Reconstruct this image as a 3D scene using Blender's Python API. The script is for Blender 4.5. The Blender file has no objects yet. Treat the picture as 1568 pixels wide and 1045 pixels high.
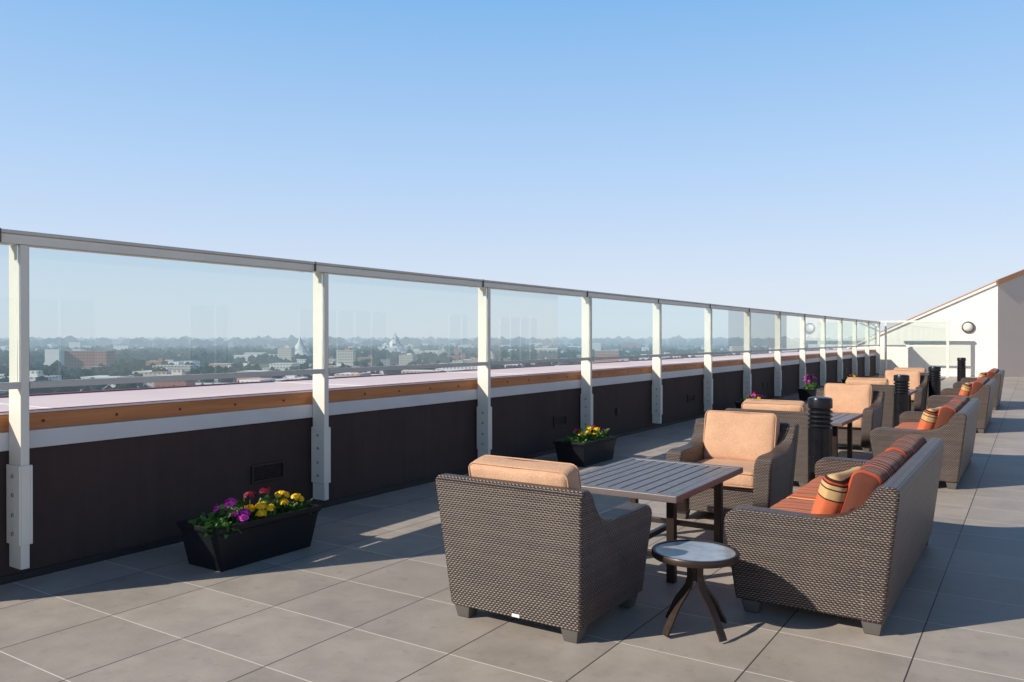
import bpy, bmesh, math, random
import numpy as np
from mathutils import Vector, Matrix, noise as mnoise
random.seed(7); np.random.seed(7)
S=bpy.context.scene
COL=S.collection
H=1.6

# ---------------------------------------------------------------- materials
def newmat(name):
    m=bpy.data.materials.new(name); m.use_nodes=True
    nt=m.node_tree
    for n in list(nt.nodes): nt.nodes.remove(n)
    return m,nt
class NT:
    def __init__(s,nt): s.nt=nt
    def n(s,t,**k):
        nd=s.nt.nodes.new(t)
        for a,b in k.items(): setattr(nd,a,b)
        return nd
    def l(s,a,b): s.nt.links.new(a,b)
    def math(s,op,a,b=None,c=None,clamp=False):
        nd=s.n('ShaderNodeMath',operation=op); nd.use_clamp=clamp
        for i,v in enumerate((a,b,c)):
            if v is None: continue
            if hasattr(v,'type') or hasattr(v,'is_linked'): s.l(v,nd.inputs[i])
            else: nd.inputs[i].default_value=v
        return nd.outputs[0]
    def mix(s,f,a,b,blend='MIX'):
        nd=s.n('ShaderNodeMix',data_type='RGBA',blend_type=blend)
        for i,v in ((0,f),(6,a),(7,b)):
            if hasattr(v,'is_linked'): s.l(v,nd.inputs[i])
            elif i==0: nd.inputs[0].default_value=v
            else: nd.inputs[i].default_value=(*v,1) if len(v)==3 else v
        return nd.outputs[2]
    def noise(s,vec,scale,detail=3,rough=.5):
        nd=s.n('ShaderNodeTexNoise'); nd.inputs['Scale'].default_value=scale
        nd.inputs['Detail'].default_value=detail; nd.inputs['Roughness'].default_value=rough
        if vec is not None: s.l(vec,nd.inputs['Vector'])
        return nd.outputs['Fac']
    def ramp(s,f,stops,interp='LINEAR'):
        nd=s.n('ShaderNodeValToRGB'); cr=nd.color_ramp; cr.interpolation=interp
        while len(cr.elements)<len(stops): cr.elements.new(0.5)
        for e,(p,c) in zip(cr.elements,stops):
            e.position=p; e.color=(*c,1) if len(c)==3 else c
        s.l(f,nd.inputs[0]); return nd.outputs[0]
    def bump(s,h,strength=.3,dist=.01):
        nd=s.n('ShaderNodeBump'); nd.inputs['Strength'].default_value=strength
        nd.inputs['Distance'].default_value=dist; s.l(h,nd.inputs['Height']); return nd.outputs[0]
    def out(s,col,rough=.6,metal=0,normal=None,spec=.5,coat=0,sheen=0):
        p=s.n('ShaderNodeBsdfPrincipled')
        for k,v in (('Base Color',col),('Roughness',rough),('Metallic',metal),('Specular IOR Level',spec),('Coat Weight',coat),('Sheen Weight',sheen)):
            if hasattr(v,'is_linked'): s.l(v,p.inputs[k])
            else: p.inputs[k].default_value=(*v,1) if k=='Base Color' and len(v)==3 else v
        if normal is not None: s.l(normal,p.inputs['Normal'])
        o=s.n('ShaderNodeOutputMaterial'); s.l(p.outputs[0],o.inputs[0]); return p,o

def paint(name,col,rough=.5,var=.12,scale=3,metal=0,bumps=.05,bscale=80,spec=.5,coat=0):
    m,nt=newmat(name); t=NT(nt)
    tc=t.n('ShaderNodeTexCoord').outputs['Object']
    f=t.noise(tc,scale,5,.6)
    c=t.mix(f,tuple(x*(1-var) for x in col),tuple(min(1,x*(1+var)) for x in col))
    r=t.math('MULTIPLY_ADD',t.noise(tc,scale*3,3),.25,rough-.12)
    nb=t.bump(t.noise(tc,bscale,2),bumps,.004)
    t.out(c,r,metal,nb,spec,coat); return m

M={}
M['white']=paint('white_paint',(.80,.755,.66),.45,.09)
M['railmetal']=paint('rail_paint',(.62,.59,.54),.42,.07)
M['trim']=paint('white_trim',(.66,.65,.65),.5,.1)
M['black']=paint('black_metal',(.008,.008,.010),.3,.2,8,spec=.35)
M['planter']=paint('planter_plastic',(.011,.012,.015),.38,.2,6,spec=.35)
M['foot']=paint('foot_plastic',(.11,.10,.09),.55,.15,20)
M['bronze']=paint('bronze_metal',(.045,.030,.024),.38,.2,12,metal=.4)
M['tablemetal']=paint('table_metal',(.20,.165,.155),.36,.12,6,metal=.3)
M['vent']=paint('vent_metal',(.025,.023,.022),.5)
M['bolt']=paint('bolt_metal',(.36,.34,.31),.4)
M['boardbolt']=paint('board_bolt_metal',(.10,.06,.04),.4,metal=.5)
M['coping']=paint('coping_membrane',(.78,.66,.67),.6,.14,1.2)
M['maroon']=paint('maroon_flashing',(.26,.09,.14),.5,.15)
M['soil']=paint('soil',(.03,.02,.014),.95,.4,30,bumps=.6)
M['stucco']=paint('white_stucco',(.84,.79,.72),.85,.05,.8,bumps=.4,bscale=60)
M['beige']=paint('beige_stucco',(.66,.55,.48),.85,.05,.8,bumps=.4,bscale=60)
M['chrome']=paint('lamp_metal',(.30,.28,.26),.3,.05,metal=.9)
M['lampglass']=paint('lamp_glass',(.75,.72,.66),.3,.03)
M['label']=paint('label',(.75,.75,.72),.5,.03)
M['copperbrown']=paint('copper_coping',(.52,.25,.12),.5,.12,2)
M['wallglass']=paint('window_glass',(.36,.31,.28),.15,.1)

def mk_wood():
    m,nt=newmat('brown_board'); t=NT(nt)
    tc=t.n('ShaderNodeTexCoord').outputs['Object']
    mp=t.n('ShaderNodeMapping'); mp.inputs['Scale'].default_value=(6,.8,14); t.l(tc,mp.inputs[0])
    f=t.noise(mp.outputs[0],2,6,.65)
    c=t.ramp(f,[(.3,(.40,.145,.05)),(.7,(.58,.235,.085))])
    t.out(c,.6,0,t.bump(f,.1,.004)); return m
M['wood']=mk_wood()

def mk_wall():
    m,nt=newmat('dark_wall_panel'); t=NT(nt)
    tc=t.n('ShaderNodeTexCoord').outputs['Object']
    f=t.noise(tc,1.1,6,.65); g=t.noise(tc,90,3,.6)
    mp=t.n('ShaderNodeMapping'); mp.inputs['Scale'].default_value=(9,9,.7); t.l(tc,mp.inputs[0])
    st=t.noise(mp.outputs[0],1.5,4,.6)
    k=t.math('MULTIPLY_ADD',st,.3,t.math('MULTIPLY',f,.7))
    c=t.ramp(k,[(.3,(.054,.035,.032)),(.72,(.080,.054,.049))])
    t.out(c,.8,0,t.bump(g,.35,.004),.25); return m
M['wall']=mk_wall()

def mk_floor():
    m,nt=newmat('paver_floor'); t=NT(nt)
    tc=t.n('ShaderNodeNewGeometry').outputs['Position']
    sp=t.n('ShaderNodeSeparateXYZ'); t.l(tc,sp.inputs[0])
    px,py=.6585,.612
    u=t.math('DIVIDE',t.math('ADD',sp.outputs[0],3.14+px*20),px)
    v=t.math('DIVIDE',t.math('ADD',sp.outputs[1],-2.608+py*20),py)
    fu=t.math('FRACT',u); fv=t.math('FRACT',v)
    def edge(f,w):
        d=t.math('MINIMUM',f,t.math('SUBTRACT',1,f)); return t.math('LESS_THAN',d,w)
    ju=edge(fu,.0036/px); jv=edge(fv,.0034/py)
    cb=t.n('ShaderNodeCombineXYZ'); t.l(t.math('FLOOR',u),cb.inputs[0]); t.l(t.math('FLOOR',v),cb.inputs[1])
    wn_=t.n('ShaderNodeTexWhiteNoise',noise_dimensions='3D'); t.l(cb.outputs[0],wn_.inputs['Vector'])
    off=t.n('ShaderNodeVectorMath',operation='MULTIPLY_ADD'); t.l(wn_.outputs['Color'],off.inputs[0]); off.inputs[1].default_value=(30,30,30); t.l(tc,off.inputs[2])
    n1=t.noise(off.outputs[0],3.2,6,.66); n2=t.noise(tc,170,3,.7); n3=t.noise(tc,.55,4,.6); n4=t.noise(tc,11,5,.7)
    base=t.ramp(n1,[(.25,(.335,.290,.248)),(.75,(.475,.418,.362))])
    tv=t.math('MULTIPLY_ADD',wn_.outputs['Value'],.16,.92)
    tv=t.math('MULTIPLY',tv,t.math('MULTIPLY_ADD',n3,.35,.82))
    tv=t.math('MULTIPLY',tv,t.math('MULTIPLY_ADD',n2,.5,.75))
    tv=t.math('MULTIPLY',tv,t.math('SUBTRACT',1,t.math('MULTIPLY',t.math('SUBTRACT',n4,.56,clamp=True),1.1)))
    sc=t.n('ShaderNodeVectorMath',operation='SCALE'); t.l(base,sc.inputs[0]); t.l(tv,sc.inputs['Scale'])
    c=t.mix(jv,sc.outputs[0],(.80,.72,.64))  # joints along X painted pale, standing in for sunlit paver edges
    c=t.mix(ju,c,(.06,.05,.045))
    h=t.math('SUBTRACT',t.math('MULTIPLY',n2,.06),t.math('MAXIMUM',ju,jv))
    t.out(c,t.math('MULTIPLY_ADD',n1,.2,.42),0,t.bump(h,.35,.003),.45); return m
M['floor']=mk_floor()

def mk_wicker():
    m,nt=newmat('wicker'); t=NT(nt)
    uv=t.n('ShaderNodeTexCoord').outputs['UV']
    sp=t.n('ShaderNodeSeparateXYZ'); t.l(uv,sp.inputs[0])
    wob=t.noise(uv,14,2)
    v=t.math('DIVIDE',t.math('MULTIPLY_ADD',wob,.004,sp.outputs[1]),.0125)
    r=t.math('FLOOR',v); fv=t.math('FRACT',v)
    a=t.math('SINE',t.math('MULTIPLY',fv,math.pi))
    ph=t.math('ADD',t.math('MULTIPLY',sp.outputs[0],2*math.pi/.024),t.math('MULTIPLY',r,math.pi))
    b=t.math('MULTIPLY_ADD',t.math('COSINE',ph),.5,.5)
    h=t.math('MULTIPLY',a,t.math('MULTIPLY_ADD',b,.55,.45))
    big=t.noise(uv,5,4)
    rv=t.n('ShaderNodeTexWhiteNoise',noise_dimensions='1D'); t.l(r,rv.inputs['W'])
    fine=t.noise(uv,60,2)
    k=t.math('MULTIPLY',h,t.math('MULTIPLY_ADD',big,.5,t.math('MULTIPLY_ADD',rv.outputs['Value'],.25,t.math('MULTIPLY_ADD',fine,.5,.36))))
    c=t.ramp(k,[(.0,(.009,.006,.005)),(.45,(.062,.042,.034)),(.95,(.26,.195,.16))])
    t.out(c,.40,0,t.bump(h,.9,.006),.5); return m
M['wicker']=mk_wicker()

def fabric_bump(t,vec):
    a=t.n('ShaderNodeTexVoronoi'); a.inputs['Scale'].default_value=170; t.l(vec,a.inputs['Vector'])
    return t.math('ADD',t.math('MULTIPLY',a.outputs['Distance'],.5),t.math('MULTIPLY',t.noise(vec,9,3),3))
def mk_peach():
    m,nt=newmat('peach_fabric'); t=NT(nt)
    tc=t.n('ShaderNodeTexCoord').outputs['Object']
    f=t.noise(tc,6,4); g=t.noise(tc,140,2)
    k=t.math('MULTIPLY_ADD',g,.7,t.math('MULTIPLY',f,.3))
    c=t.ramp(k,[(.3,(.48,.265,.155)),(.7,(.72,.45,.29))])
    t.out(c,.85,0,t.bump(fabric_bump(t,tc),.35,.006),.2,sheen=.1); return m
M['peach']=mk_peach()
R_=(.60,.085,.028); O_=(.74,.17,.07); D_=(.03,.016,.012); T_=(.70,.44,.20); B_=(.13,.04,.025)
def mk_stripe(name,axis,per,stops,ofs=0):
    m,nt=newmat(name); t=NT(nt)
    tc=t.n('ShaderNodeTexCoord').outputs['Object']
    sp=t.n('ShaderNodeSeparateXYZ'); t.l(tc,sp.inputs[0])
    f=t.math('FRACT',t.math('ADD',t.math('DIVIDE',sp.outputs[axis],per),10+ofs))
    c=t.ramp(f,stops,'CONSTANT')
    g=t.noise(tc,150,2)
    c=t.mix(t.math('MULTIPLY',g,.25),c,(.05,.02,.01))
    t.out(c,.85,0,t.bump(fabric_bump(t,tc),.3,.005),.2,sheen=.08); return m
SST=[(0,O_),(.20,D_),(.24,T_),(.31,D_),(.35,R_),(.50,D_),(.53,T_),(.58,D_),(.61,O_),(.78,D_),(.81,T_),(.85,R_)]
M['stripe']=mk_stripe('striped_fabric',0,.24,SST)
M['stripe_back']=mk_stripe('striped_fabric_back',0,.26,[(0,R_),(.14,D_),(.26,T_),(.29,D_),(.42,R_),(.52,B_),(.62,D_),(.76,T_),(.79,D_),(.90,B_)])
M['pillow']=mk_stripe('pillow_fabric',1,.5,[(0,O_),(.42,O_),(.58,D_),(.595,T_),(.70,D_),(.715,T_),(.76,D_),(.78,R_),(.80,D_),(.83,T_),(.9,D_)],0.5)
def mk_glass(name,col):
    m,nt=newmat(name); t=NT(nt)
    g=t.n('ShaderNodeBsdfGlass'); g.inputs['Color'].default_value=(*col,1); g.inputs['Roughness'].default_value=0; g.inputs['IOR'].default_value=1.5
    o=t.n('ShaderNodeOutputMaterial'); t.l(g.outputs[0],o.inputs[0]); return m
M['glass']=mk_glass('railing_glass',(.915,.965,.965))
def mk_thinglass():
    m,nt=newmat('end_glass'); t=NT(nt)
    a=t.n('ShaderNodeBsdfTransparent'); a.inputs[0].default_value=(.92,.97,.96,1)
    b=t.n('ShaderNodeBsdfGlossy'); b.inputs['Roughness'].default_value=.02
    x=t.n('ShaderNodeMixShader'); x.inputs[0].default_value=.1; t.l(a.outputs[0],x.inputs[1]); t.l(b.outputs[0],x.inputs[2])
    o=t.n('ShaderNodeOutputMaterial'); t.l(x.outputs[0],o.inputs[0]); return m
M['endglass']=mk_thinglass()
def mk_tabletop():
    m,nt=newmat('frosted_tabletop'); t=NT(nt)
    tc=t.n('ShaderNodeTexCoord').outputs['Object']
    f=t.noise(tc,14,5)
    t.out(t.ramp(f,[(.3,(.26,.29,.31)),(.7,(.40,.43,.45))]),.2,0,t.bump(t.noise(tc,90,2),.25,.004),.7); return m
M['ttop']=mk_tabletop()
def mk_leaf(name,c0,c1):
    m,nt=newmat(name); t=NT(nt)
    r=t.n('ShaderNodeNewGeometry').outputs['Random Per Island']
    t.out(t.ramp(r,[(0,c0),(1,c1)]),.5,0,None,.4); return m
M['leaf']=mk_leaf('leaf',(.025,.07,.012),(.09,.21,.035))
M['magenta']=mk_leaf('petal_magenta',(.45,.01,.25),(.78,.06,.52))
M['yellow']=mk_leaf('petal_yellow',(.85,.44,.0),(.95,.68,.01))
M['red']=mk_leaf('petal_red',(.14,.002,.01),(.26,.008,.02))

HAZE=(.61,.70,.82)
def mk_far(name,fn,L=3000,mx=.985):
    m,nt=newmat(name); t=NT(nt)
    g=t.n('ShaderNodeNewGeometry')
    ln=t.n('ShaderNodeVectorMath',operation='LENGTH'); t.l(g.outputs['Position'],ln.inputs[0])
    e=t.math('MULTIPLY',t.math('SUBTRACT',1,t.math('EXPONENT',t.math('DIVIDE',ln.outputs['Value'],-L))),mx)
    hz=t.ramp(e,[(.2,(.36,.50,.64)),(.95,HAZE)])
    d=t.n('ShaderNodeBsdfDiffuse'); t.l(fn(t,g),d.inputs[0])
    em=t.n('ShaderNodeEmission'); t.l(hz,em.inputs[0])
    mx_=t.n('ShaderNodeMixShader'); t.l(e,mx_.inputs[0]); t.l(d.outputs[0],mx_.inputs[1]); t.l(em.outputs[0],mx_.inputs[2])  # distance haze put into the material as a glow over the diffuse colour
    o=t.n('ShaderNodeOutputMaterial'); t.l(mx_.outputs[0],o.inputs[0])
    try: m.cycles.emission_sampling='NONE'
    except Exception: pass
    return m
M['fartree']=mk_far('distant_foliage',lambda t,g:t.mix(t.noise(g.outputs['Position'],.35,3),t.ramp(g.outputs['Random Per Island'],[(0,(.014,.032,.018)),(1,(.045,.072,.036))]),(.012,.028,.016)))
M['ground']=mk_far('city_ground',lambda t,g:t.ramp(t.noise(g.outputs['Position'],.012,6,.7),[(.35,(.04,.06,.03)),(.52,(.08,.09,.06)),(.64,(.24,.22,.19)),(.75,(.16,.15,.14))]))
def fbld(t,g):
    uv=t.n('ShaderNodeTexCoord').outputs['UV']
    sp=t.n('ShaderNodeSeparateXYZ'); t.l(uv,sp.inputs[0])
    a=t.math('GREATER_THAN',t.math('FRACT',t.math('DIVIDE',sp.outputs[0],3.4)),.45)
    b=t.math('GREATER_THAN',t.math('FRACT',t.math('DIVIDE',sp.outputs[1],3.5)),.6)
    w=t.math('MULTIPLY',t.math('MULTIPLY',a,b),.7)
    base=t.ramp(g.outputs['Random Per Island'],[(0,(.70,.66,.60)),(.22,(.52,.45,.38)),(.4,(.8,.79,.77)),(.58,(.38,.18,.12)),(.68,(.60,.53,.45)),(.8,(.34,.33,.32)),(.88,(.55,.30,.22)),(.93,(.75,.72,.68))],'CONSTANT')
    return t.mix(w,base,(.08,.09,.11))
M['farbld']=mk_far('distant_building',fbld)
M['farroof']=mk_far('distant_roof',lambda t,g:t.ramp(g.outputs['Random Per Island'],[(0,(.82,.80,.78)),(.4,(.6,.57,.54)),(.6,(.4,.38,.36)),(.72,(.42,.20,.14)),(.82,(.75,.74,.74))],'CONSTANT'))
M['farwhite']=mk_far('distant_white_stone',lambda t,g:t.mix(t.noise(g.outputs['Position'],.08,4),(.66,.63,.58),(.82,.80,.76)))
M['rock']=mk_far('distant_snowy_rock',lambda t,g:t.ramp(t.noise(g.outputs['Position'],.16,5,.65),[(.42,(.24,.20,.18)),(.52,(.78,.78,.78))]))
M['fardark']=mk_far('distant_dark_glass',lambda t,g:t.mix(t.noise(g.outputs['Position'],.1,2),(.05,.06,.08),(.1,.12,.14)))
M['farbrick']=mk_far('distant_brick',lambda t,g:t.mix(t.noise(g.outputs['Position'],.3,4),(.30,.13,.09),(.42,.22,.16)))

# ---------------------------------------------------------------- mesh helpers
def empty(name,loc=(0,0,0),rz=0):
    o=bpy.data.objects.new(name,None); COL.objects.link(o); o.location=loc; o.rotation_euler=(0,0,rz); o.empty_display_size=.2; return o
def link(name,me,mat=None,parent=None,loc=(0,0,0),rot=(0,0,0)):
    if mat is not None and len(me.materials)==0: me.materials.append(mat)
    o=bpy.data.objects.new(name,me); COL.objects.link(o)
    o.location=loc; o.rotation_euler=rot
    if parent: o.parent=parent
    return o
def boxuv(bm):
    uvl=bm.loops.layers.uv.verify()
    for f in bm.faces:
        n=f.normal; ax=max(range(3),key=lambda i:abs(n[i]))
        for lp in f.loops:
            c=lp.vert.co
            lp[uvl].uv=(c.y,c.z) if ax==0 else ((c.x,c.z) if ax==1 else (c.x,c.y))
def finish(bm,name,smooth=True):
    bmesh.ops.recalc_face_normals(bm,faces=bm.faces)
    bm.normal_update(); boxuv(bm)
    me=bpy.data.meshes.new(name); bm.to_mesh(me); bm.free()
    if smooth:
        for p in me.polygons: p.use_smooth=True
    return me
def wn(o):
    m=o.modifiers.new('wn','WEIGHTED_NORMAL'); m.keep_sharp=True; return o
def bbox_mesh(name,boxes,bev=.004,seg=2):
    bm=bmesh.new()
    for b in boxes:
        x0,x1,y0,y1,z0,z1=b
        vs=[bm.verts.new((x,y,z)) for z in (z0,z1) for y in (y0,y1) for x in (x0,x1)]
        for q in ((0,2,3,1),(4,5,7,6),(0,1,5,4),(2,6,7,3),(0,4,6,2),(1,3,7,5)): bm.faces.new([vs[i] for i in q])
    bmesh.ops.recalc_face_normals(bm,faces=bm.faces)
    if bev>0: bmesh.ops.bevel(bm,geom=list(bm.edges),offset=bev,segments=seg,affect='EDGES',profile=.5,clamp_overlap=True)
    return finish(bm,name,bev>0)
def boxobj(name,boxes,mat,parent=None,bev=.004,seg=2,**k):
    o=link(name,bbox_mesh(name,boxes,bev,seg),mat,parent,**k)
    if bev>0: wn(o)
    return o
def prism(name,pts,xa,xb,bev=.018,seg=3):
    bm=bmesh.new()
    A=[bm.verts.new((xa(z),y,z)) for y,z in pts]; B=[bm.verts.new((xb(z),y,z)) for y,z in pts]
    n=len(pts)
    fa=bm.faces.new(A); fb=bm.faces.new(list(reversed(B)))
    for i in range(n):
        j=(i+1)%n; bm.faces.new((A[i],B[i],B[j],A[j]))
    bmesh.ops.recalc_face_normals(bm,faces=bm.faces)
    es=list(fa.edges)+list(fb.edges)
    if bev: bmesh.ops.bevel(bm,geom=es,offset=bev,segments=seg,affect='EDGES',profile=.5,clamp_overlap=True)
    return finish(bm,name)
def axis_pts(h,r,n):
    a=[-h+r*k for k in (0,.2,.42,.68,1)]
    mid=[ -h+r+(2*h-2*r)*i/n for i in range(1,n)]
    return a+mid+[-x for x in reversed(a)]
def rbox(name,sx,sy,sz,r,n=(8,8,3),bulge=0,wr=0,seed=0,pinch=0):
    hx,hy,hz=sx/2,sy/2,sz/2; r=min(r,hx*.98,hy*.98,hz*.98)
    X=axis_pts(hx,r,n[0]);Y=axis_pts(hy,r,n[1]);Z=axis_pts(hz,r,n[2])
    bm=bmesh.new()
    def grid(P,Q,f):
        vs=[[bm.verts.new(f(p,q)) for q in Q] for p in P]
        for i in range(len(P)-1):
            for j in range(len(Q)-1): bm.faces.new((vs[i][j],vs[i+1][j],vs[i+1][j+1],vs[i][j+1]))
    for s in (-1,1):
        grid(X,Y,lambda p,q:(p,q,s*hz)); grid(X,Z,lambda p,q:(p,s*hy,q)); grid(Y,Z,lambda p,q:(s*hx,p,q))
    bmesh.ops.remove_doubles(bm,verts=bm.verts,dist=1e-5)
    for v in bm.verts:
        p=v.co; c=Vector((max(-hx+r,min(hx-r,p.x)),max(-hy+r,min(hy-r,p.y)),max(-hz+r,min(hz-r,p.z))))
        d=p-c
        if d.length>1e-7: p=c+d.normalized()*r
        u,w=p.x/hx,p.y/hy; f=(1-u**4)*(1-w**4)
        z=p.z*(1+bulge*f/ max(hz,.001)) if bulge else p.z
        if pinch:
            m=max(abs(u),abs(w))
            z*=max(.15,1-pinch*m**5)
            p=Vector((p.x*(1-.05*(1-w*w)*abs(u)**3),p.y*(1-.05*(1-u*u)*abs(w)**3),z))
        v.co=Vector((p.x,p.y,z))
        if wr:
            q=v.co*5+Vector((seed*3.1,seed,0))
            v.co+=Vector((mnoise.noise(q),mnoise.noise(q+Vector((9,0,0))),mnoise.noise(q*1.6+Vector((0,9,0)))))*wr
    return finish(bm,name)
def tube(name,pts,rad,mat,parent,closed=False,res=3):
    cu=bpy.data.curves.new(name,'CURVE'); cu.dimensions='3D'; cu.bevel_depth=rad; cu.bevel_resolution=res
    sp=cu.splines.new('POLY'); sp.points.add(len(pts)-1)
    for p,q in zip(sp.points,pts): p.co=(*q,1)
    sp.use_cyclic_u=closed; cu.materials.append(mat)
    o=bpy.data.objects.new(name,cu); COL.objects.link(o)
    if parent: o.parent=parent
    return o
def piping(name,sx,sy,zs,r,mat,parent,loc,rot):
    hx,hy=sx/2,sy/2
    for z in zs:
        pts=[]
        for cx,cy,a0 in ((hx-r,hy-r,0),(-hx+r,hy-r,90),(-hx+r,-hy+r,180),(hx-r,-hy+r,270)):
            for k in range(5):
                a=math.radians(a0+k*22.5); pts.append((cx+r*math.cos(a),cy+r*math.sin(a),z))
        o=tube(name,pts,.0048,mat,parent,True,2); o.location=loc; o.rotation_euler=rot
def lathe(name,prof,seg=32,jit=0,sharp=35):
    bm=bmesh.new(); rings=[]
    for r,z in prof:
        if r<1e-5: rings.append([bm.verts.new((0,0,z))])
        else: rings.append([bm.verts.new((r*(1+random.uniform(-jit,jit))*math.cos(2*math.pi*i/seg),r*(1+random.uniform(-jit,jit))*math.sin(2*math.pi*i/seg),z*(1+random.uniform(-jit,jit)*.3))) for i in range(seg)])
    for a,b in zip(rings,rings[1:]):
        for i in range(seg):
            j=(i+1)%seg
            if len(a)==1 and len(b)==1: continue
            if len(a)==1: bm.faces.new((a[0],b[j],b[i]))
            elif len(b)==1: bm.faces.new((a[i],a[j],b[0]))
            else: bm.faces.new((a[i],a[j],b[j],b[i]))
    me=finish(bm,name)
    me.set_sharp_from_angle(angle=math.radians(sharp))
    return me

# ---------------------------------------------------------------- floor / deck
def plane(name,x0,x1,y0,y1,z,mat,parent=None):
    me=bpy.data.meshes.new(name); me.from_pydata([(x0,y0,z),(x1,y0,z),(x1,y1,z),(x0,y1,z)],[],[(0,1,2,3)]); return link(name,me,mat,parent)
me=bpy.data.meshes.new('deck_floor')
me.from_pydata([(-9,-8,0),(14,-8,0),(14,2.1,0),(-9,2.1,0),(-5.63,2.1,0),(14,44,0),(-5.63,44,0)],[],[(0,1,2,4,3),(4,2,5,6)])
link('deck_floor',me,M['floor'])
hb=empty('hotel_building')
boxobj('building_mass',[(-8.9,13.9,-7.9,43.9,-38,-.06)],M['beige'],hb,bev=0)
# ---------------------------------------------------------------- parapet
Y0,Y1=2.1,37.6
pw=empty('parapet_wall')
boxobj('dark_wall_face',[(-7.0,-5.62,Y0,Y1,-.05,.865)],M['wall'],pw,bev=0)
boxobj('white_trim_board',[(-7.02,-5.595,Y0-.003,Y1,.866,.985)],M['trim'],pw,.004)
boxobj('brown_board',[(-7.03,-5.64,Y0+.002,Y1,.986,1.096)],M['wood'],pw,.004)
boxobj('coping_top',[(-7.1,-5.632,Y0-.005,Y1,1.098,1.112)],M['coping'],pw,.003)
boxobj('outer_flashing',[(-7.12,-7.06,Y0,Y1,1.112,1.125)],M['maroon'],pw,.003)
boxobj('inner_flashing',[(-5.67,-5.640,Y0,Y1,1.1125,1.118)],M['maroon'],pw,.001)
boxobj('coping_seams',[(-7.06,-5.672,2.9+i*3.1,2.93+i*3.1,1.1125,1.118) for i in range(11)],M['trim'],pw,.001)
boxobj('wall_base_angle',[(-5.62,-5.60,Y0,Y1,.0,.05)],M['vent'],pw,.002)
joints=[(-5.6215,-5.6185,6.52+i*2.62-.004,6.52+i*2.62+.004,.05,.864) for i in range(0,12,2)]
boxobj('panel_joints',joints,M['vent'],pw,0)
bm=bmesh.new()
y=2.3
while y<37:
    m4=Matrix.Translation((-5.638,y,1.04))@Matrix.Rotation(math.radians(90),4,'Y')
    bmesh.ops.create_cone(bm,cap_ends=True,segments=10,radius1=.012,radius2=.008,depth=.014,matrix=m4)
    y+=.52
link('board_bolts',finish(bm,'board_bolts'),M['boardbolt'],pw)
rp=empty('return_parapet')
boxobj('west_parapet',[(-9.3,-9.0,-8,2.1,-.05,.95)],M['wall'],rp,.01)
boxobj('south_parapet',[(-9.3,14,-8.3,-8.0,-.05,.95)],M['wall'],rp,.01)
boxobj('north_face',[(-9.3,-7.13,2.12,2.4,-.05,.95)],M['wall'],rp,.01)
for i in range(6):
    yc=4.70+i*5.15
    v=empty('wall_vent',(-5.62,yc,.43))
    boxobj('vent_frame',[(0,.02,-.175,.175,-.075,-.06),(0,.02,-.175,.175,.06,.075),(0,.02,-.175,-.16,-.06,.06),(0,.02,.16,.175,-.06,.06)],M['vent'],v,.002)
    boxobj('vent_louvres',[(0,.012,-.16,.16,-.055+j*.02,-.046+j*.02) for j in range(6)],M['black'],v,.001)
ob=empty('wall_outlet',(-5.62,11.7,.42))
boxobj('outlet_box',[(0,.03,-.04,.04,-.06,.06)],M['wall'],ob,.006); boxobj('outlet_cover',[(.031,.036,-.025,.025,-.045,.045)],M['vent'],ob,.003)

# ---------------------------------------------------------------- glass railing
gr=empty('glass_railing')
posts=[2.605+2.62*k for k in range(14)]
pm=bbox_mesh('post_mesh',[(-5.59,-5.435,-.027,.027,.113,2.198)],.004,2)
bm_=bbox_mesh('bracket_mesh',[(-5.592,-5.425,-.042,-.0285,.27,.78),(-5.592,-5.425,.0285,.042,.27,.78),(-5.434,-5.424,-.0283,.0283,.27,.78)],.003,2)
bm=bmesh.new()
for z in (.34,.46,.59,.71):
    for s in (-1,1):
        bmesh.ops.create_cone(bm,cap_ends=True,segments=12,radius1=.013,radius2=.010,depth=.010,matrix=Matrix.Translation((-5.50,s*.046,z))@Matrix.Rotation(math.radians(90*s),4,'X'))
bolt_me=finish(bm,'bolts')
for k,yp in enumerate([2.13]+posts):
    for nm,me_,mt in (('post',pm,M['white']),('post_bracket',bm_,M['white']),('bracket_bolts',bolt_me,M['bolt'])):
        o=link(nm,me_,mt,gr,loc=(0,yp,0))
        if nm!='bracket_bolts': wn(o)
ya,yb=2.1,posts[-1]+.05
boxobj('top_rail_cap',[(-5.60,-5.41,ya,yb,2.262,2.285)],M['railmetal'],gr,.005)
boxobj('top_rail_channel',[(-5.575,-5.425,ya,yb,2.20,2.261)],M['white'],gr,.005)
boxobj('rail_splice',[(-5.604,-5.406,yp-.16,yp-.152,2.2,2.288) for yp in posts],M['foot'],gr,.001)
boxobj('bottom_rail',[(-5.48,-5.425,a+.03,b-.03,1.275,1.318) for a,b in zip([2.13]+posts[:-1],posts)],M['railmetal'],gr,.004)
gb=[(-5.462,-5.452,a+.035,b-.035,1.320,2.199) for a,b in zip([2.13]+posts[:-1],posts)]
boxobj('glass_panels',gb,M['glass'],gr,0)
er=empty('end_windscreen')
ye=37.0
boxobj('end_posts',[(-5.30,-5.22,ye-.05,ye+.05,0,2.25),(-3.0,-2.9,ye-.05,ye+.05,0,2.25)],M['white'],er,.006)
boxobj('end_rails',[(-5.5,-2.85,ye-.06,ye+.06,2.251,2.33),(-5.22,-3.0,ye-.03,ye+.03,1.24,1.31)],M['white'],er,.005)
boxobj('end_glass',[(-5.21,-3.01,ye-.006,ye+.006,1.311,2.25)],M['endglass'],er,0)
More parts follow.
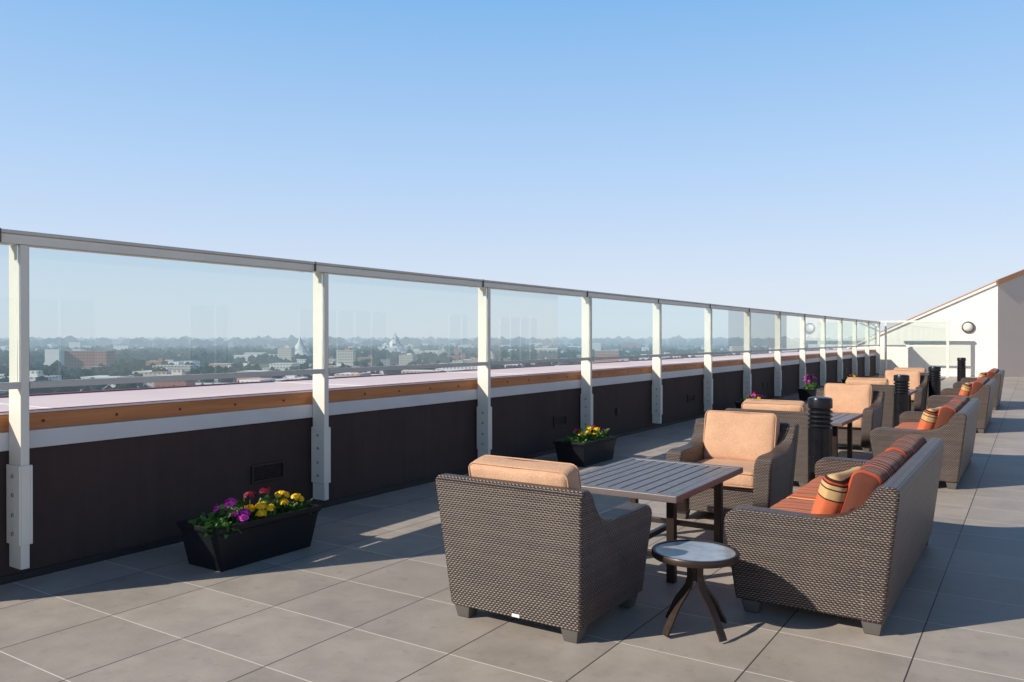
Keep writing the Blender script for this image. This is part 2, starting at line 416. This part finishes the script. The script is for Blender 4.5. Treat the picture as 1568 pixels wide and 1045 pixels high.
# ---------------------------------------------------------------- far white gable building
gb_=empty('stucco_penthouse')
def wallpoly(name,pts,mat,parent,th):
    bm=bmesh.new(); A=[bm.verts.new(p) for p in pts]; B=[bm.verts.new(Vector(p)+Vector(th)) for p in pts]
    bm.faces.new(A); bm.faces.new(list(reversed(B)))
    n=len(pts)
    for i in range(n):
        j=(i+1)%n; bm.faces.new((A[i],B[i],B[j],A[j]))
    return link(name,finish(bm,name,False),mat,parent)
yw=38.2
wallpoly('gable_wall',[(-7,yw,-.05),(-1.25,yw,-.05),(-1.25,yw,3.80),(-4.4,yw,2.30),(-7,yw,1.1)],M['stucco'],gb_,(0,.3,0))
t6=9
ex,ey=-1.25+.52*t6,yw+.66*t6
ez=3.8+.27*t6
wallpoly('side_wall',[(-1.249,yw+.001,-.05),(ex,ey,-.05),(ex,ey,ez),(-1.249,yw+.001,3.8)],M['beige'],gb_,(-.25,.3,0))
wallpoly('sloped_coping',[(-7,yw-.08,1.1),(-1.30,yw-.08,3.78),(-1.30,yw-.08,3.90),(-7,yw-.08,1.2)],M['stucco'],gb_,(0,.5,0))
wallpoly('copper_edge',[(-7,yw-.10,1.202),(-1.25,yw-.10,3.925),(-1.25,yw-.10,3.965),(-7,yw-.10,1.24)],M['copperbrown'],gb_,(0,.55,0))
wallpoly('side_coping',[(-1.24,yw-.12,3.75),(ex,ey-.12,ez-.03),(ex,ey-.12,ez+.17),(-1.24,yw-.12,3.97)],M['copperbrown'],gb_,(-.1,.3,0))
sc=empty('wall_sconce',(-2.3,yw-.02,2.05)); sc.rotation_euler=(math.radians(90),0,0)
link('sconce_ring',lathe('sconce_ring',[(0,0),(.24,0),(.24,.05),(.2,.08),(.17,.06)],32),M['chrome'],sc)
link('sconce_dome',lathe('sconce_dome',[(.18,.05),(.17,.11),(.13,.16),(.07,.19),(0,.2)],32),M['lampglass'],sc)
rb=empty('rooftop_building')
boxobj('walls',[(8,13.8,3,33,0,3.6)],M['beige'],rb,.02)
boxobj('roof_edge',[(7.8,13.9,2.8,33.2,3.6,3.8)],M['trim'],rb,.02)
wins=[(4,5.2),(7.4,10.6),(13.2,14.4),(17,21),(24.5,25.7),(28,31)]
boxobj('windows',[(7.97,8.0-.002,a,b,.6 if b-a<2 else .1,2.5) for a,b in wins],M['wallglass'],rb,0)
boxobj('window_mullions',[(7.93,7.968,a+j*.8-.02,a+j*.8+.02,.6 if b-a<2 else .1,2.5) for a,b in wins for j in range(int((b-a)/.8)+1)],M['trim'],rb,0)

# ---------------------------------------------------------------- wicker seating
PROF=[(.10,.075),(.02,.78),(.03,.80),(.055,.812),(.10,.812),(.125,.80),(.15,.765),(.18,.715),(.22,.675),(.28,.64),(.36,.617),(.46,.607),(.60,.607),(.74,.612),(.84,.612),(.895,.60),(.93,.575),(.945,.54),(.945,.49),(.915,.30),(.885,.075)]
BACK=[(.088,.075),(.004,.775),(.008,.80),(.03,.818),(.09,.818),(.115,.80),(.13,.76),(.21,.33),(.21,.075)]
def seat_meshes(Wt,Wb):
    xo=lambda z:Wb/2+(Wt-Wb)/2*min(max(z,0)/.75,1)
    d={}
    d['wicker_back']=prism('wicker_back',BACK,lambda z:-xo(z),lambda z:xo(z),.022,3)
    d['arm_r']=prism('wicker_arm',PROF,lambda z:xo(z)-.003,lambda z:xo(z)-.15,.022,3)
    d['arm_l']=prism('wicker_arm',PROF,lambda z:-xo(z)+.003,lambda z:-xo(z)+.15,.022,3)
    d['base']=bbox_mesh('wicker_base',[(-Wb/2+.12,Wb/2-.12,.2,.86,.09,.335)],.012,2)
    bm=bmesh.new()
    for sx in (-1,1):
        for yy in (.15,.80):
            cx=sx*(Wb/2-.07)
            top=[(cx-.055,yy-.055,.077),(cx+.055,yy-.055,.077),(cx+.055,yy+.055,.077),(cx-.055,yy+.055,.077)]
            bot=[(cx-.04,yy-.04,0),(cx+.04,yy-.04,0),(cx+.04,yy+.04,0),(cx-.04,yy+.04,0)]
            A=[bm.verts.new(p) for p in top];B=[bm.verts.new(p) for p in bot]
            bm.faces.new(A);bm.faces.new(B[::-1])
            for i in range(4): bm.faces.new((A[i],A[(i+1)%4],B[(i+1)%4],B[i]))
    bmesh.ops.recalc_face_normals(bm,faces=bm.faces)
    bmesh.ops.bevel(bm,geom=list(bm.edges),offset=.004,segments=2,affect='EDGES')
    d['feet']=finish(bm,'feet')
    return d
CH=seat_meshes(.96,.84); SF=seat_meshes(2.50,2.38)
def add_body(p,d):
    for k,me in d.items():
        wn(link({'arm_r':'arm_right','arm_l':'arm_left'}.get(k,k),me,M['foot'] if k=='feet' else M['wicker'],p))
cs=[rbox('seat_cushion_mesh',.645,.72,.14,.045,(8,8,2),.012,.007,s) for s in range(3)]
cb=[rbox('back_cushion_mesh',.66,.46,.15,.042,(10,10,2),.018,.010,s+5) for s in range(3)]
def armchair(x,y,rz,i=0):
    p=empty('wicker_armchair',(x,y,0),rz); add_body(p,CH)
    l=(0,.555,.405); link('seat_cushion',cs[i%3],M['peach'],p,loc=l)
    piping('seat_piping',.648,.723,(-.055,.055),.045,M['peach'],p,l,(0,0,0))
    l=(0,.235,.68)
    r=(math.radians(90+13),0,math.radians((i-1)*1.5))
    link('back_cushion',cb[i%3],M['peach'],p,loc=l,rot=r)
    piping('back_piping',.656,.456,(-.061,.061),.045,M['peach'],p,l,r)
    return p
c0=armchair(-2.39,3.58,0,0)
boxobj('maker_tag',[(-.0,.05,.083,.087,.078,.096)],M['label'],c0,.001)
ss=[rbox('sofa_seat_mesh',1.085,.72,.14,.045,(12,8,2),.012,.007,s+20) for s in range(2)]
sb=[rbox('sofa_back_mesh',1.085,.42,.15,.055,(14,8,2),.022,.012,s+30) for s in range(2)]
pil=rbox('pillow_mesh',.46,.38,.13,.06,(10,10,3),.02,.008,44,pinch=.6)
def pillow(p,sx,yy,rz,tilt=108):
    link('throw_pillow',pil,M['pillow'],p,loc=(sx,yy,.66),rot=(math.radians(tilt),0,rz))
def sofa(x,ynear,i=0):
    p=empty('wicker_sofa',(x,ynear+1.25,0),math.radians(90)); add_body(p,SF)
    for j,s in enumerate((-1,1)):
        l=(s*.548,.555,.405); link('seat_cushion',ss[j],M['stripe'],p,loc=l)
        r=(math.radians(90+15),0,0); l=(s*.548,.235,.655)
        link('back_cushion',sb[j],M['stripe_back'],p,loc=l,rot=r)
    pillow(p,-.90,.37,math.radians(-12))
    return p
sofa(-.58,4.58,0); sofa(-.58,9.55,1); sofa(-.60,15.5,0); sofa(-.60,20.6,0)
armchair(-2.28,7.60,math.radians(181),1)
armchair(-2.40,8.72,math.radians(-1),2)
armchair(-2.33,13.0,math.radians(180),0)
armchair(-2.40,14.6,0,1)
armchair(-2.33,18.9,math.radians(180),2)
armchair(-2.40,20.2,0,0)

# ---------------------------------------------------------------- slatted tables
def table(x0,x1,y0,y1,z=.61):
    cx,cy=(x0+x1)/2,(y0+y1)/2; p=empty('slatted_patio_table',(cx,cy,0)); w,l=(x1-x0)/2,(y1-y0)/2
    fr=.06
    boxobj('frame',[(-w,w,-l,-l+fr,z-.045,z),(-w,w,l-fr,l,z-.045,z),(-w,-w+fr,-l+fr+.001,l-fr-.001,z-.045,z),(w-fr,w,-l+fr+.001,l-fr-.001,z-.045,z)],M['tablemetal'],p,.005)
    n=9; ww=(2*w-2*fr)/n
    boxobj('slats',[(-w+fr+i*ww+.006,-w+fr+(i+1)*ww-.006,-l+fr+.002,l-fr-.002,z-.022,z-.003) for i in range(n)],M['tablemetal'],p,.003)
    boxobj('under_rails',[(-w+.1,w-.1,yy-.025,yy+.025,z-.06,z-.025) for yy in (-l*.55,0,l*.55)],M['bronze'],p,.003)
    lx,ly=w-.12,l-.22
    boxobj('legs',[(sx*lx-.028,sx*lx+.028,sy*ly-.028,sy*ly+.028,0,z-.046) for sx in (-1,1) for sy in (-1,1)],M['bronze'],p,.005)
    boxobj('stretchers',[(-lx+.029,lx-.029,sy*ly-.018,sy*ly+.018,.15,.19) for sy in (-1,1)]+[(-.018,.018,-ly+.019,ly-.019,.15,.19)],M['bronze'],p,.004)
table(-2.80,-1.87,4.75,6.12)
table(-2.82,-1.88,9.95,11.3)
table(-2.82,-1.88,15.8,17.2)
table(-2.82,-1.88,21.5,22.8)
# ---------------------------------------------------------------- round side table
def sidetable(x,y,rz=0):
    p=empty('round_side_table',(x,y,0),rz); z=.44; R=.235
    link('table_glass_top',lathe('tt',[(0,z-.012),(R-.022,z-.012),(R-.022,z-.003),(0,z-.003)],48),M['ttop'],p)
    link('table_rim',lathe('rim',[(R-.021,z-.034),(R-.004,z-.034),(R,z-.028),(R,z-.004),(R-.004,z+.002),(R-.017,z+.002),(R-.021,z-.002),(R-.021,z-.034)],48),M['bronze'],p)
    link('hub',lathe('hub',[(0,z-.05),(.035,z-.05),(.035,z-.06),(.03,z-.13),(.03,z-.16),(0,z-.16)],20),M['bronze'],p)
    boxobj('under_brace',[(-R+.02,R-.02,-.012,.012,z-.045,z-.030)],M['bronze'],p,.003)
    boxobj('under_brace_cross',[(-.012,.012,-R+.02,R-.02,z-.049,z-.0455)],M['bronze'],p,.001)
    path=[(.05,z-.048),(.034,z-.09),(.032,z-.14),(.048,z-.19),(.085,z-.235),(.125,z-.28),(.158,z-.33),(.182,z-.375),(.20,.04),(.212,.012)]
    for k in range(4):
        a=math.radians(45+90*k); bm=bmesh.new(); rows=[]
        ca,sa=math.cos(a),math.sin(a)
        for i,(r,zz) in enumerate(path):
            i0=max(0,i-1);i1=min(len(path)-1,i+1)
            dr,dz=path[i1][0]-path[i0][0],path[i1][1]-path[i0][1]; L=math.hypot(dr,dz); nr,nz=-dz/L*.006,dr/L*.006
            row=[]
            for s,q in ((-1,-1),(1,-1),(1,1),(-1,1)):
                rr,z2=r+nr*q,zz+nz*q; w=.023*s
                row.append(bm.verts.new((rr*ca-w*sa,rr*sa+w*ca,z2)))
            rows.append(row)
        for A,B in zip(rows,rows[1:]):
            for i in range(4): bm.faces.new((A[i],A[(i+1)%4],B[(i+1)%4],B[i]))
        bm.faces.new(rows[0]);bm.faces.new(rows[-1][::-1])
        me=finish(bm,'leg'); me.set_sharp_from_angle(angle=math.radians(50)); link('leg',me,M['bronze'],p)
sidetable(-1.55,4.21,math.radians(18))

# ---------------------------------------------------------------- bollard lights
bp=[(0,0),(.15,0),(.15,.02),(.115,.03),(.115,.70)]
z=.70
for i in range(4): bp+=[(.098,z+.003),(.098,z+.012),(.120,z+.02),(.118,z+.038)]; z+=.045
bp+=[(.098,z+.004),(.098,z+.014),(.118,z+.022),(.118,.985),(.112,1.0),(.08,1.008),(0,1.01)]
bol=lathe('bollard_mesh',bp,36)
for x,y in ((-1.80,8.42),(-1.80,14.3),(-1.75,18.9),(-1.85,27.8)):
    e=empty('bollard_light',(x,y,0)); link('bollard_body',bol,M['black'],e)
# ---------------------------------------------------------------- planters
def petals(bm,c,r,n,sz,flat=.6):
    for i in range(n):
        d=Vector((random.gauss(0,1),random.gauss(0,1),abs(random.gauss(0,1))*.9+.1)).normalized()
        p=Vector(c)+Vector((d.x*r,d.y*r,d.z*r*flat))
        a=d.orthogonal().normalized(); b=d.cross(a); th=random.random()*6.28
        u=(a*math.cos(th)+b*math.sin(th))*sz*random.uniform(.7,1.2)+d*sz*random.uniform(-.3,.5); v=(b*math.cos(th)-a*math.sin(th))*sz*random.uniform(.6,1)
        vs=[bm.verts.new(p+q) for q in (-u*.9,-u*.3+v,u*.6+v*.7,u,u*.6-v*.7,-u*.3-v)]
        bm.faces.new(vs)
def leaves(bm,c,r,n,sz):
    for i in range(n):
        d=Vector((random.gauss(0,1),random.gauss(0,1),random.gauss(0,.8)+.4)).normalized()
        p=Vector(c)+Vector((d.x*r[0]*random.random()**.5,d.y*r[1]*random.random()**.5,abs(d.z)*r[2]*random.random()))
        t=(d+Vector((random.gauss(0,.5),random.gauss(0,.5),random.gauss(0,.4)))).normalized(); s=t.orthogonal().normalized()
        s=Matrix.Rotation(random.random()*6.28,3,t)@s
        L=sz*random.uniform(.6,1.3); w=L*.36; nn=s.cross(t)*L*.12
        vs=[bm.verts.new(q) for q in (p,p+t*L*.4+s*w+nn,p+t*L*.8+s*w*.6,p+t*L,p+t*L*.8-s*w*.6,p+t*L*.4-s*w+nn)]
        bm.faces.new(vs)
def planter(x,y,L=.94,W=.45,hh=.31,cols=None,seed=1):
    random.seed(seed); p=empty('flower_planter',(x,y,0))
    bm=bmesh.new()
    def ring(w,l,z): return [bm.verts.new(q) for q in ((-w,-l,z),(w,-l,z),(w,l,z),(-w,l,z))]
    rs=[ring(W*.40,L*.43,0),ring(W/2-.012,L/2-.015,hh-.045),ring(W/2,L/2,hh-.04),ring(W/2,L/2,hh),ring(W/2-.03,L/2-.03,hh),ring(W/2-.05,L/2-.05,hh-.06)]
    bm.faces.new(rs[0][::-1])
    for a,b in zip(rs,rs[1:]):
        for i in range(4): bm.faces.new((a[i],a[(i+1)%4],b[(i+1)%4],b[i]))
    bmesh.ops.recalc_face_normals(bm,faces=bm.faces)
    bmesh.ops.bevel(bm,geom=[e for e in bm.edges],offset=.004,segments=2,affect='EDGES')
    wn(link('trough',finish(bm,'trough'),M['planter'],p))
    plane('soil',-W/2+.04,W/2-.04,-L/2+.04,L/2-.04,hh-.045,M['soil'],p)
    bm=bmesh.new()
    for i in range(9): 
        cy=-L/2+.1+(L-.2)*i/8; leaves(bm,(random.uniform(-.06,.08),cy,hh-.04),(.13,.09,.09+.05*(i%2)),random.choice((45,70,80)),.06)
    for cy,cx in cols['trail']: leaves(bm,(cx,cy,hh-.03),(.07,.08,.04),35,.055)
    me=finish(bm,'foliage',False); link('foliage',me,M['leaf'],p)
    for cn,lst in cols['f'].items():
        bm=bmesh.new()
        for (fx,fy,fz) in lst: petals(bm,(fx,fy,hh+fz),random.uniform(.03,.042),52,.02)
        link('blossoms_'+cn,finish(bm,'b',False),M[cn],p)
    bm=bmesh.new()
    for lst in cols['f'].values():
        for (fx,fy,fz) in lst: bmesh.ops.create_cone(bm,segments=5,radius1=.004,radius2=.003,depth=fz+.05,matrix=Matrix.Translation((fx,fy,hh+fz/2-.025)))
    link('stems',finish(bm,'s'),M['leaf'],p)
c1={'trail':[(-.42,.12),(-.36,.18)],'f':{'magenta':[(.05,-.24,.11),(.12,-.16,.04),(-.0,-.28,.08),(.0,-.19,.11),(.15,-.20,.02),(.1,-.25,.05)],'yellow':[(.10,.0,.06),(.03,-.05,.04),(.13,.05,.04),(.15,-.04,.02),(.04,.24,.10),(.12,.31,.08),(-.03,.33,.07),(.09,.22,.05),(.1,.36,.05)],'red':[(-.06,.03,.12),(.0,.12,.14)]}}
planter(-4.83,3.90,cols=c1,seed=3)
c2={'trail':[(-.40,.1)],'f':{'yellow':[(.08,-.1,.08),(.12,0,.04),(.02,-.18,.06),(.1,.1,.1),(.05,.0,.12)],'red':[(.0,-.25,.12),(.05,.22,.1),(-.05,.3,.1)],'magenta':[(.1,.33,.05)]}}
planter(-4.85,9.2,cols=c2,seed=4)
c3={'trail':[(-.40,.1)],'f':{'magenta':[(.05,-.24,.10),(.08,-.1,.12),(0,.05,.12),(.05,.2,.1),(.1,.3,.08)],'red':[(.0,-.3,.12),(-.05,.3,.14)],'yellow':[(.1,.1,.05)]}}
planter(-4.85,16.5,cols=c3,seed=5)
c4={'trail':[],'f':{'magenta':[(random.uniform(-.12,.12),-.4+.08*i,random.uniform(.08,.34)) for i in range(11)]}}
planter(-4.85,21.6,cols=c4,seed=6)
planter(-4.85,27.2,cols=c2,seed=8)

# ---------------------------------------------------------------- city
GZ=-38
me=bpy.data.meshes.new('city_ground'); R=60000; N=64
vs=[(R*math.cos(2*math.pi*i/N),R*math.sin(2*math.pi*i/N),GZ) for i in range(N)]
me.from_pydata(vs,[],[tuple(range(N))]); link('city_ground',me,M['ground'])
rng=np.random.default_rng(5)
tb=bmesh.new(); bmesh.ops.create_icosphere(tb,subdivisions=1,radius=1)
BV1=np.array([v.co[:] for v in tb.verts]); BF1=np.array([[v.index for v in f.verts] for f in tb.faces]); tb.free()
V=[];F=[];off=0
cam_az=math.atan2(.838,-.546)
def addtrees(n,d0,d1,r0,r1,BV,BF,lobes,ecc=(.8,1.25)):
    global off
    cnt=0
    while cnt<n:
        d=d0*(d1/d0)**rng.random(); a=cam_az+rng.uniform(-.62,.95)
        x,y=d*math.cos(a),d*math.sin(a)
        if math.sin(x*.011+3*math.sin(y*.004))+math.sin(y*.013+2*math.sin(x*.006))< -.65: continue
        cnt+=1
        r=rng.uniform(r0,r1)
        for k in range(lobes):
            o=rng.normal(0,.45,3)*r*(1 if lobes>1 else 0); rr=r*rng.uniform(.45,.8) if lobes>1 else r
            nz=rng.uniform(.65,1.3,(len(BV),1))
            v=BV*nz*np.array([rr,rr,rr*rng.uniform(*ecc)])+np.array([x+o[0],y+o[1],GZ+r*.75+abs(o[2])])
            V.append(v); F.append(BF+off); off+=len(BV)
addtrees(2500,450,1400,2.8,6.5,BV1,BF1,5)
addtrees(6500,1300,4500,5,10,BV1,BF1,1)
addtrees(3000,3500,12000,14,32,BV1,BF1,1,(.35,.9))
V=np.concatenate(V);F=np.concatenate(F)
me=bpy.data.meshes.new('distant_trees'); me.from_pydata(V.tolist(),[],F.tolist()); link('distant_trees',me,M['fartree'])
def boxes_uv(name,lst,mats,parent=None):
    vs=[];fs=[];uv=[];mi=[]
    for (x,y,w,l,z0,z1,rz) in lst:
        c,s=math.cos(rz),math.sin(rz); b=len(vs)
        for zz in (z0,z1):
            for dx,dy in ((-w/2,-l/2),(w/2,-l/2),(w/2,l/2),(-w/2,l/2)): vs.append((x+dx*c-dy*s,y+dx*s+dy*c,zz))
        for i,L in ((0,w),(1,l),(2,w),(3,l)):
            j=(i+1)%4; fs.append((b+i,b+j,b+4+j,b+4+i)); uv+=[(0,0),(L,0),(L,z1-z0),(0,z1-z0)]; mi.append(0)
        fs.append((b+4,b+5,b+6,b+7)); uv+=[(0,0)]*4; mi.append(1)
    me=bpy.data.meshes.new(name); me.from_pydata(vs,[],fs); ul=me.uv_layers.new(name='UVMap')
    ul.data.foreach_set('uv',np.array(uv,dtype=float).ravel())
    for m in mats: me.materials.append(m)
    me.polygons.foreach_set('material_index',mi); return link(name,me,None,parent)
lst=[]
for i in range(950):
    d=520*(6000/520)**(rng.random()**.85); a=cam_az+rng.uniform(-.62,.95)
    w=rng.uniform(9,34)*(1+d/6000); l=rng.uniform(9,30); h=rng.choice([4,6,8,10,12,15,22],p=[.26,.26,.2,.13,.09,.04,.02])*(1+d/10000)
    rz=.5+rng.normal(0,.06); x,y=d*math.cos(a),d*math.sin(a)
    lst.append((x,y,w,l,GZ-1,GZ+h,rz))
    if rng.random()<.4: lst.append((x+2,y+1,w*.3,l*.3,GZ+h+.01,GZ+h+rng.uniform(2,4),rz))
boxes_uv('distant_city_buildings',lst,[M['farbld'],M['farroof']])
F2=Vector((-.546,.838,0)); R2=Vector((.838,.546,0))
def at(px,d): return F2*d+R2*((px-784)/1227*d)
q=at(605,1900); cp=empty('snowy_mountain_replica',(q.x,q.y,GZ),.4)
random.seed(11)
link('peak',lathe('peak',[(34,0),(30,5),(24,14),(17,22),(15,25),(10,33),(8,37),(4.5,44),(3,48),(0,52)],11,.22,10),M['rock'],cp)
link('shoulder',lathe('shoulder',[(24,0),(19,8),(12,17),(8,22),(4,27),(0,30)],9,.22,10),M['rock'],cp,loc=(-20,-6,0))
q=at(459,1330); cn=empty('white_cone_roof_hall',(q.x,q.y,GZ),.3)
link('cone_roof',lathe('cone',[(30,3),(26,8),(17,16),(9,25),(4.5,31),(2.5,36),(.5,42),(0,44)],16,0,5),M['farwhite'],cn)
bm=bmesh.new()
for i in range(8):
    a=i*math.pi/4
    bmesh.ops.create_cone(bm,segments=6,radius1=1.1,radius2=.1,depth=16,matrix=Matrix.Translation((15*math.cos(a),15*math.sin(a),22)))
link('roof_spires',finish(bm,'spires',False),M['farwhite'],cn)
link('cone_base',lathe('cb',[(27,0),(27,5),(0,5.1)],16),M['farwhite'],cn)
q=at(88,900); b1=empty('white_office_block',(q.x,q.y,GZ),.55)
boxes_uv('office_walls',[(0,0,16,22,0,27,0)],[M['farwhite'],M['farroof']],b1)
boxes_uv('glass_wing',[(32,8,48,18,0,25,0)],[M['farbld'],M['farroof']],b1)
q=at(835,1650); b2=empty('columned_library',(q.x,q.y,GZ),.55)
boxes_uv('library_walls',[(0,0,46,22,0,16,0),(0,0,50,26,16.01,19,0)],[M['farwhite'],M['farwhite']],b2)
boxes_uv('library_recess',[(-18+i*9,-11.2,5,.8,2,14,0) for i in range(5)],[M['fardark'],M['fardark']],b2)
for px,d,w,l,h in ((240,820,16,14,16),(180,690,12,16,7),(560,1150,22,14,12),(700,1250,30,16,12),(300,760,30,20,6)):
    q=at(px,d); e=empty('brick_apartment_block',(q.x,q.y,GZ),.5)
    boxes_uv('brick_walls',[(0,0,w,l,0,h,0),(w*.3,0,w*.25,l*.3,h+.01,h+3,0)],[M['farbrick'],M['farroof']],e)

# ---------------------------------------------------------------- light, sky, camera
el=math.radians(31.5); hx,hy=.565,.825
sun=bpy.data.lights.new('sun','SUN'); sun.energy=5.0; sun.angle=math.radians(.5); sun.color=(1,.92,.80)
so=bpy.data.objects.new('sun',sun); COL.objects.link(so)
dirv=Vector((hx*math.cos(el),hy*math.cos(el),-math.sin(el)))
so.rotation_euler=dirv.to_track_quat('-Z','Y').to_euler()
w=bpy.data.worlds.new('World'); S.world=w; w.use_nodes=True
nt=w.node_tree; t=NT(nt); bg=nt.nodes['Background']; sk=nt.nodes.new('ShaderNodeTexSky'); sk.sky_type='NISHITA'; sk.sun_disc=False
sk.sun_elevation=el; sk.sun_rotation=math.atan2(-hx,-hy)%(2*math.pi)
sk.air_density=1.0; sk.dust_density=.4; sk.ozone_density=2.0; sk.altitude=0
tc=t.n('ShaderNodeTexCoord').outputs['Generated']
sp=t.n('ShaderNodeSeparateXYZ'); t.l(tc,sp.inputs[0])
haze=t.ramp(sp.outputs[2],[(0,(.71,.765,.87)),(.08,(.645,.74,.895)),(.2,(.47,.66,.93)),(.40,(.22,.49,.87)),(.50,(.09,.24,.50)),(.66,(.012,.045,.13)),(1,(.0,.012,.05))])
hs=t.n('ShaderNodeVectorMath',operation='SCALE'); t.l(haze,hs.inputs[0]); hs.inputs['Scale'].default_value=11
col=t.mix(.18,hs.outputs[0],sk.outputs[0])
t.l(col,bg.inputs[0]); bg.inputs[1].default_value=.10
cam=bpy.data.cameras.new('camera'); cam.lens=28.17; cam.sensor_width=36; cam.clip_end=100000; cam.clip_start=.05
co=bpy.data.objects.new('camera',cam); COL.objects.link(co); co.location=(0,0,H)
co.rotation_euler=(math.radians(90-.21),0,math.radians(33.1)); S.camera=co
S.view_settings.view_transform='Standard'; S.view_settings.look='None'; S.view_settings.exposure=0
